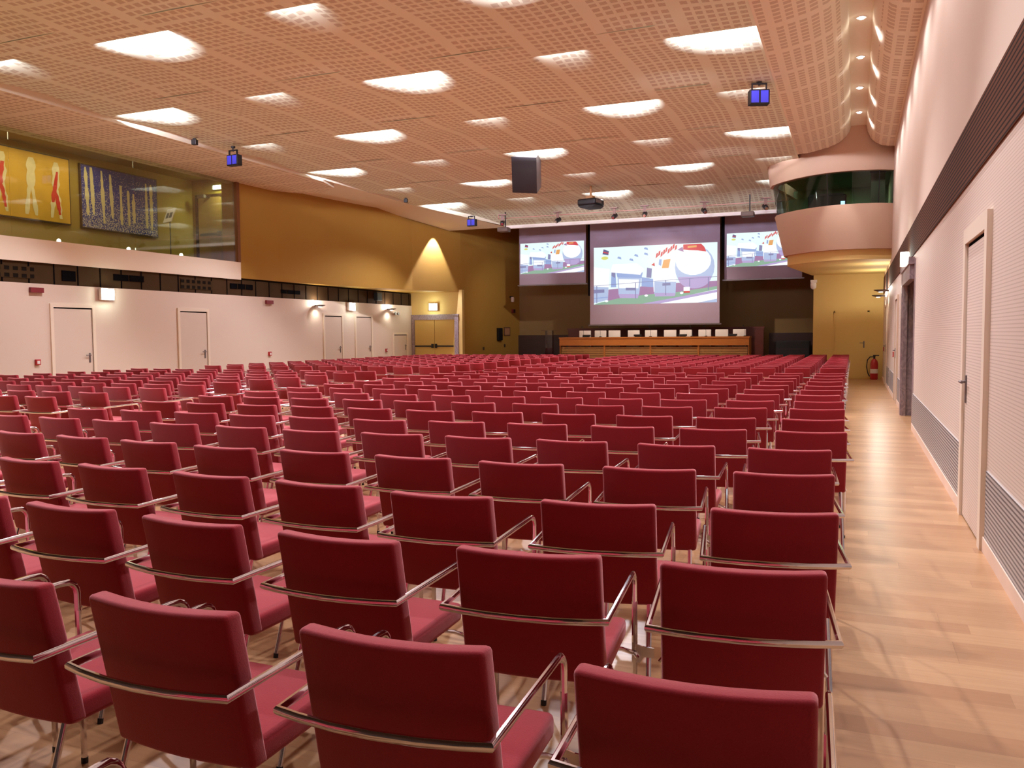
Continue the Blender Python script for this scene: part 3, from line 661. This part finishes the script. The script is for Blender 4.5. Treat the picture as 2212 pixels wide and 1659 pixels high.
for i, x in enumerate((-9.45, -8.8, -6.9, -5.4, -4.9, -3.55)):
    lb_ = 'thin black gooseneck microphone, %s from the left on the stage desk' % ordn[i]
    if mc is None:
        mc = thing('desk_microphone', lb_, 'microphone', (x, 30.42, 1.39), 0, 'microphones on the stage desk')
        part('base', MB().lathe([(.05,0), (.045,.025), (.01,.03)], n=12), BLACKM, mc); part('gooseneck', MB().tube([(0,0,.03), (0,0,.22), (-.02,.0,.3), (-.05,0,.36)], .006, n=6), BLACKM, mc); part('head', MB().tube([(-.05,0,.36), (-.075,0,.4)], .014), BLACKP, mc)
    else: dup(mc, (x, 30.42, 1.39), 0, lb_)
pd = thing('lectern', 'clear acrylic lectern standing left of the stage desk', 'lectern', (-10.75, 30.15, .6))
part('column', MB().box(-.14, .14, -.01, .01, .03, 1.05).box(-.14, -.12, 0, .2, .03, 1.05).box(.12, .14, 0, .2, .03, 1.05), ACRY, pd); part('top', MB().box(-.28, .28, -.1, .32, 1.05, 1.07), ACRY, pd); part('base', MB().box(-.25, .25, -.1, .3, 0, .03), ACRY, pd)
sr = thing('equipment_rack', 'low dark equipment cabinet on the stage floor at the right', 'cabinet', (-2.1, 32.9, .6))
part('body', MB().rbox(0, 0, .3, 1.2, .5, .6, .02), BLACKP, sr); part('shelf', MB().box(-.58, .58, -.27, -.24, .28, .32), DWOOD2, sr)

# ------------------------------------------------------------------ things under the ceiling
def radiator(label, loc, rz, drop=.16, k=1, tilt=0):
    t = thing('hanging_infrared_emitter', label, 'infrared emitter', loc, rz, 'blue lit boxes hanging from the ceiling')
    part('bracket', MB().lathe([(.05*k,-.02), (.05*k,.02)], (0,0,drop), 12).tube([(0,0,drop), (0,0,.1*k)], .02*k).box(-.13*k, -.11*k, -.02, .02, .0, .13*k).box(.11*k, .13*k, -.02, .02, .0, .13*k).box(-.13*k, .13*k, -.02, .02, .115*k, .135*k), BLACKM, t)
    h = part('housing', MB().rbox(0, .03, -.1*k, .34*k, .16*k, .25*k, .012), BLACKP, t)
    for dx in (-.08, .08): part('lit_panel', MB().box(dx*k-.065*k, dx*k+.065*k, -.056*k, -.046*k, -.2*k, .0), BLUEG, h)
radiator('blue lit box hanging at the ceiling edge above the gallery glass', (-13.5, 16.0, 5.72), -.1, .2, 1)
radiator('blue lit box hanging from the ceiling edge at upper right near the booth', (-1.65, 15.95, 5.84), .35, .18, 1.05)
radiator('smallest blue lit box hanging near the left end of the stage', (-12.75, 27.6, 5.62), -.1, .12, 1)
def snd(label, loc): t = thing('ceiling_sensor', label, 'sensor', loc, .2, 'small dark ceiling boxes'); part('housing', MB().rbox(0, 0, -.06, .12, .1, .12, .01), BLACKM, t); part('mount', MB().box(-.03, .03, -.03, .03, 0, .03), BLACKM, t)
snd('small dark box on the ceiling edge above the blue painting', (-13.95, 15.25, 5.98)); snd('small dark box on the ceiling edge over the ochre wall', (-13.6, 24.35, 5.95))
sp = thing('loudspeaker', 'big black hanging loudspeaker in the middle of the ceiling', 'loudspeaker', (-7.9, 20.35, 5.62), math.radians(9))
part('cabinet', MB().prism([(-.32,0), (.32,0), (.32,.55), (-.1,.55)], -.5, .43, axis='z'), plain('grey cabinet sides', lin(120,112,116), .5), sp)
part('grille', MB().box(-.325, .325, -.02, .0, -.5, .43), BLACKP, sp); part('hanger', MB().tube([(-.1,.25,.43), (-.1,.25,.55)], .015).tube([(.2,.25,.43), (.2,.25,.55)], .015), BLACKM, sp)
for o in list(sp.children): o.rotation_euler = (math.radians(27), math.radians(5), 0)
pj = thing('ceiling_projector', 'large black projector hanging from the ceiling centre before the stage', 'projector', (-7.5, 24.9, 5.5), math.radians(-12))
part('body', MB().rbox(0, 0, 0, .62, .6, .2, .05, 3).prism([(-.31,-.1), (.31,-.1), (.2,-.17), (-.2,-.17)], -.28, .28, axis='y'), BLACKP, pj, 40)
part('lens', MB().lathe([(.07,0), (.08,.08), (.06,.09)], n=16, M=Matrix.Translation((.18, .28, 0)) @ Matrix.Rotation(-PI/2, 4, 'X')), GREYM, pj, 40)
part('mount', MB().tube([(0,0,.1), (0,0,.5)], .035).box(-.14, .1, -.08, .08, .1, .2), plain('tan bracket', lin(160,110,60), .5), pj); part('vent', MB().box(.24, .315, -.25, .1, -.04, .06), GREYM, pj)
def smallproj(label, loc): t = thing('ceiling_projector', label, 'projector', loc, 0, 'small projectors on poles before the stage'); part('pole', MB().tube([(.06,0,.1), (.06,0,.62)], .022), BLACKM, t); part('body', MB().rbox(0, 0, 0, .4, .34, .16, .03), plain('grey brown plastic', lin(110,92,84), .5), t, 40); part('lens', MB().lathe([(.04,0), (.045,.05)], n=12, M=Matrix.Translation((.08,.17,0)) @ Matrix.Rotation(-PI/2, 4, 'X')), BLACKP, t)
smallproj('small projector on a pole near the left end of the stage', (-11.75, 28.2, 5.28)); smallproj('small projector on a pole in front of the right screen', (-3.2, 27.9, 5.28))
tr = None
for i, (x, y, rz) in enumerate(((-11.6, 27.7, .3), (-9.6, 27.9, -.4), (-7.55, 27.8, -.2), (-6.5, 27.75, .1), (-4.55, 27.8, .5), (-2.65, 27.8, .4))):
    lb_ = 'black stage spotlight, %s from the left under the ceiling edge' % ordn[i]
    if tr is None:
        tr = thing('stage_spotlight', lb_, 'spotlight', (x, y, 5.5), rz, 'stage spotlights along the ceiling edge')
        part('mount', MB().box(-.14, .14, -.08, .08, .22, .25).box(-.05, .05, -.01, .01, .0, .22), plain('rose grey metal', lin(150,118,110), .5), tr)
        part('can', MB().lathe([(.045,-.12), (.07,-.1), (.085,.1), (.08,.11)], n=14, M=Matrix.Translation((0,0,-.04)) @ Matrix.Rotation(math.radians(-60), 4, 'X')), BLACKM, tr, 40)
        part('reflector', MB().lathe([(.05,-.126), (.02,-.122)], n=12, M=Matrix.Translation((0,0,-.04)) @ Matrix.Rotation(math.radians(-60), 4, 'X')), CHROME, tr)
    else: dup(tr, (x, y, 5.5), rz, lb_)
tag(MB().box(-12.0, -2.0, 28.25, 28.28, 5.68, 5.71).box(-12.0, -11.97, 28.25, 28.28, 5.68, 5.8).box(-2.03, -2.0, 28.25, 28.28, 5.68, 5.8).obj('lighting_track', plain('rose track metal', lin(176,128,110), .5)), 'thin lighting rail running along the ceiling edge before the stage', 'rail')

# ------------------------------------------------------------------ audience chairs
def back_fn(x, y, z):
    t = (.83-z)/.41
    return (x, y+.085*t-.022*(1-(x/.23)**2)+.006, z-.006*(1-(x/.23)**2)*(1 if z > .7 else 0))
def backrest_mb(seg=3, cuts=5): return MB().rbox(0, .028, .6175, .464, .06, .425, .014, seg, 0, cuts, back_fn)
def seat_mb(seg=3): return MB().rbox(0, .31, .435, .46, .42, .072, .02, seg, 0, 0, lambda x, y, z: (x, y, z+.03*(y-.1)))
AX = .262
def rail_mb(n=8, bn=5):
    def side(s):
        q = [(s*AX, .495, .55), (s*AX, .495, .61)]
        for i in range(1, bn): a = PI/2*i/bn; q.append((s*AX, .495-.05+.05*math.cos(a), .61+.05*math.sin(a)))
        return q+[(s*AX, .43, .66), (s*AX, -.03, .648)]
    L_ = side(-1); R_ = side(1)
    mid = [(AX*u, -.03-.035*(1-u*u), .648) for u in (-.75, -.4, 0, .4, .75)]
    return MB().tube(L_+mid+R_[::-1], .0088, .0115, n)
def leg_mb(front, s, n=8):
    if front: return MB().tube([(s*AX, .495, .55), (s*AX, .5, .02)], .0105, .0105, n).tube([(s*AX, .5, .02), (s*AX, .5, 0)], .012, .012, n, 1)
    return MB().tube([(s*.2, .1, .42), (s*.21, -.03, .02)], .011, .009, n).tube([(s*.21, -.03, .02), (s*.21, -.032, 0)], .012, .011, n, 1)
def bracket_mb(s):
    q = [(s*.19, .42, .4), (s*.22, .46, .385)]+[(s*(.24+.035*math.sin(a)), .485, .36+.02*math.cos(a)-.01) for a in (0, .8, 1.57)]
    return MB().tube(q, .008, .008, 8)
def plate_mb(): return MB().prism([(AX-.008,.33), (AX-.008,.40), (AX+.03,.39), (AX+.07,.387), (AX+.07,.352), (AX+.035,.352), (AX+.02,.33)], .488, .494, axis='y')
def build_chair(full, link):
    t = bpy.data.objects.new('audience_chair', None); COL.objects.link(t); t['category'] = 'chair'; t.empty_display_size = .1
    part('backrest', backrest_mb(3 if full else 2), FAB, t, 45); part('seat', seat_mb(3 if full else 2), FAB, t, 45)
    part('arm_rail', rail_mb(8 if full else 6), CHROME, t, 40)
    for fr in (1, 0):
        for s in (-1, 1): part('leg', leg_mb(fr, s, 8 if full else 6), [CHROME, BLACKP], t, 40)
    if full:
        for s in (-1, 1): part('seat_bracket', bracket_mb(s), CHROME, t, 40)
        if link: part('link_plate', plate_mb(), CHROME, t)
    return t
protos = {}
def chair(x, y, rz, label, group, full=True, link=True):
    k = (full, link)
    if k not in protos:
        p_ = protos[k] = build_chair(full, link); p_.location = (x, y, 0); p_.rotation_euler = (0, 0, rz); p_['label'] = label; p_['group'] = group; return p_
    return dup(protos[k], (x, y, 0), rz, label, group)
def lerp_nodes(nodes, j):
    for (a, va), (b_, vb) in zip(nodes, nodes[1:]):
        if a <= j <= b_: return va+(vb-va)*(j-a)/(b_-a)
    return nodes[-1][1]
# how far each row stands from the photographer: at the right aisle, third, sixth and eleventh chair; then the block across the centre aisle
ROWS = [
 (1.57,1.57,1.66,1.7,None,5), (2.41,2.33,2.42,2.5,None,7), (3.24,3.13,3.22,3.4,None,8), (4.16,4.06,4.06,4.3,None,10),
 (5.06,5.02,4.98,5.12,None,11), (6.01,5.94,5.80,5.85,None,11), (6.86,6.76,6.67,6.74,(6.88,3),11), (7.83,7.70,7.59,7.57,(7.62,5),11),
 (8.68,8.57,8.44,8.38,(8.52,7),11), (9.57,9.50,9.34,9.18,(9.26,8),11), (10.43,10.36,10.16,10.0,(9.98,10),11), (11.27,11.20,11.03,10.8,(10.75,10),11),
 (12.26,12.12,11.93,11.64,(11.45,10),11), (13.04,12.94,12.76,12.56,(12.22,10),11), (13.94,13.80,13.60,13.32,(13.08,10),11), (14.78,14.62,14.36,14.05,(13.8,10),11)]
XROW = [(-.28,.665), (-.275,.658), (-.28,.664), (-.29,.658), (-.33,.657), (-.265,.650), (-.29,.650), (-.29,.649), (-.31,.647), (-.345,.640), (-.355,.637), (-.345,.639), (-.365,.637), (-.36,.642), (-.355,.642), (-.365,.634)]
rnd = random.Random(11)
for r_, (y0, y2, y5, y10, left, nj) in enumerate(ROWS):
    nodes = [(0, y0), (2, y2), (5, y5), (10, y10)]; full = r_ < 9
    rowtxt = 'nearest row' if r_ == 0 else '%s nearest row' % ordn[r_]
    for j in range(nj):
        x = XROW[r_][0]-XROW[r_][1]*j
        y = lerp_nodes(nodes, j); sl = (lerp_nodes(nodes, max(0, j-.7))-lerp_nodes(nodes, min(10, j+.7)))/(.645*(min(10, j+.7)-max(0, j-.7)))
        pos = 'next to the right aisle' if j == 0 else '%s from the right aisle' % ordn[j]
        chair(x+rnd.uniform(-.012, .012), y+rnd.uniform(-.012, .012), math.atan(sl)*1.1+rnd.uniform(-.02, .02)+(.03 if j < 2 else 0), 'red fabric armchair with chrome rail, %s in the %s' % (pos, rowtxt), 'red armchairs of the near block', full, j > 0)
    if left:
        for j in range(left[1]):
            x = -8.66-.01*(15-r_)*.6-.648*j; pos = 'next to it' if j == 0 else '%s from it' % ordn[j]
            chair(x+rnd.uniform(-.015, .015), left[0]+.012*j+rnd.uniform(-.02, .02), -.03+rnd.uniform(-.02, .02), 'red fabric armchair left of the centre aisle, %s, in the %s' % (pos, rowtxt), 'red armchairs across the centre aisle', full, j > 0)
chair(-1.61, .73, .02, 'red armchair showing only its bent chrome arm in the bottom left corner', 'red armchairs of the near block', True, True)
# blocks beyond the cross aisle: the nearest rows as chairs, the rest as one mass of seating
far = []
for n_ in range(14):
    for j in range(11): far.append((n_, j, 0, -.36-.63*j, 16.97-.09*j+.80*n_, .1))
for n_ in range(15):
    for j in range(10): far.append((n_, j, 1, -8.45-.63*j, 15.98-.022*j+.79*n_, -.02))
rest = []
for (n_, j, left, x, y, rz) in far:
    if n_ < (2 if left else 3):
        row = ('first', 'second', 'third')[n_]
        if left: lb_ = 'red armchair past both aisles, %s, %s row there' % ('next to the centre aisle' if j == 0 else ordn[j]+' from the centre aisle', row)
        else: lb_ = 'red armchair beyond the cross aisle, %s, %s row there' % ('next to the right aisle' if j == 0 else ordn[j]+' from the right aisle', row)
        chair(x, y, rz+rnd.uniform(-.02, .02), lb_, 'red armchairs past both aisles' if left else 'red armchairs beyond the cross aisle', False, True)
    else: rest.append((x, y, rz+rnd.uniform(-.02, .02)))
one = MB(); a_ = backrest_mb(1, 1); b_ = seat_mb(1)
one.add(a_.v, a_.f, 0); one.add(b_.v, b_.f, 0); c__ = rail_mb(4, 2); one.add(c__.v, c__.f, 1)
for fr in (1, 0):
    for s in (-1, 1): l_ = leg_mb(fr, s, 4); one.add(l_.v, l_.f, 1)
mass = MB()
for (x, y, rz) in rest:
    c, s = math.cos(rz), math.sin(rz); o = len(mass.v)
    mass.v += [(x+c*p[0]-s*p[1], y+s*p[0]+c*p[1], p[2]) for p in one.v]; mass.f += [tuple(i+o for i in f) for f in one.f]; mass.m += one.m
fs_ = mass.obj('audience_chairs', [FAB, CHROME], None, 45); fs_['kind'] = 'stuff'; tag(fs_, 'remaining far rows of red armchairs running up to the stage', 'chairs')

# ------------------------------------------------------------------ lights
def area(name, loc, rot, sx, sy, e, col=(1,.9,.75), spread=PI):
    l = bpy.data.lights.new(name, 'AREA'); l.shape = 'RECTANGLE'; l.size = sx; l.size_y = sy; l.energy = e; l.color = col; l.spread = spread
    o = bpy.data.objects.new(name, l); COL.objects.link(o); o.location = loc; o.rotation_euler = rot; return o
def spot(name, loc, to, e, size, blend=.5, col=(1,.85,.62), r=.05):
    l = bpy.data.lights.new(name, 'SPOT'); l.energy = e; l.color = col; l.spot_size = math.radians(size); l.spot_blend = blend; l.shadow_soft_size = r
    o = bpy.data.objects.new(name, l); COL.objects.link(o); o.location = loc
    o.rotation_euler = (Vector(to)-Vector(loc)).to_track_quat('-Z', 'Y').to_euler(); return o
COOL = (1, .97, 1.13)
for k, y0 in enumerate(STEPS):
    if k == 2:
        for x, strong in lamps(k):
            if strong: spot('added_top_spot', (x, y0+.22, Z0-.02), (x, y0-1.6, 0), 420 if x > -12 else 220, 118, .55, (1,.96,1.04), .08)  # added overhead spot to brighten the near floor; no cove lamp in this row
    if k < 3: continue
    for x, strong in lamps(k):
        area('cove_lamp', (x, y0-.16, Z0+.05), (math.radians(128), 0, 0), 0.5 if strong else .35, .06, 150 if strong else 22, COOL)
        if strong and not (k > 7 and x > -4): spot('added_top_spot', (x, y0+.22, Z0-.02), (x, y0-1.6, 0), (540 if x > -3 else 900) if x > -12 else 640, 118, .55, (1,.96,1.04), .08)  # second spot is added below the cove for top light on the chairs
for k in range(10):
    y = 21.3-2.1*k
    if y < YB: break
    spot('soffit_downlight_beam', (.03, y, 6.53), (.03, y, 0), 185, 118, .6, (1,.94,1.0), .04)
    if y > 13:
        pass
dl = None
for k in range(5):
    y = 21.3-2.1*k; lb_ = 'recessed ceiling spot over the right aisle, %s from the booth' % ordn[k]
    if dl is None:
        dl = thing('recessed_downlight', lb_, 'ceiling light', (.03, y, 6.58), 0, 'recessed spots over the right aisle')
        part('trim_ring', MB().lathe([(.05,-.012), (.075,-.014), (.08,0)], n=18), WHITE, dl, 40); part('bulb', MB().lathe([(.045,-.006), (.04,-.03), (.01,-.034)], n=14), BULB, dl, 40)
    else: dup(dl, (.03, y, 6.58), 0, lb_)
# wall washer onto the splayed wall and the booth parapet
spot('wall_washer', (-14.655, 28.67, 5.6), (-14.68, 28.5, 2.0), 850, 64, .3, (1,1,1.3), .02)
spot('stage_side_light', (-9.6, 28.0, 5.3), (-13.6, 32.2, 2.4), 260, 46, .9, (1,.97,.95))
spot('booth_washer', (-.5, 22.15, 5.95), (-.42, 23.2, 3.4), 120, 40, .6, (1,.92,.95))
spot('stage_washer', (-6.5, 27.9, 5.35), (-6.5, 30.86, 1.5), 700, 100, .8, (1,.85,.72))
# gallery and booth
area('gallery_lamp', (-17.8, 12, 6.2), (0, 0, 0), 1.6, 10, 150, (1,.88,.58))
area('gallery_end_lamp', (-17.6, 20.2, 6.05), (math.radians(20), 0, 0), .5, .2, 34, (.85,1,.65))
area('booth_lamp', (-.2, 26, 5.7), (0, 0, 0), 1.2, .6, 12, (.7,1,.6))
for (x, y, z) in ((XL+.3, 14.91, 2.5), (XL+.3, 25.39, 2.5), (-15.49, 29.6, 2.6), (XR-.3, 15.9, 2.8)):
    l = bpy.data.lights.new('exit_glow', 'POINT'); l.energy = 9; l.color = (.85,1,.85); l.shadow_soft_size = .08
    o = bpy.data.objects.new('exit_glow', l); COL.objects.link(o); o.location = (x, y, z)
wd = bpy.data.worlds.new('world'); S.world = wd; wd.use_nodes = True; wd.node_tree.nodes['Background'].inputs[0].default_value = (.02,.017,.015,1)

S.view_settings.view_transform = 'Standard'; S.view_settings.look = 'None'; S.view_settings.gamma = 1; S.view_settings.use_curve_mapping = False
S.view_settings.exposure = 0.12
S.cycles.max_bounces = 8; S.cycles.diffuse_bounces = 5; S.cycles.glossy_bounces = 4; S.cycles.transparent_max_bounces = 12; S.cycles.caustics_reflective = False; S.cycles.sample_clamp_indirect = 6
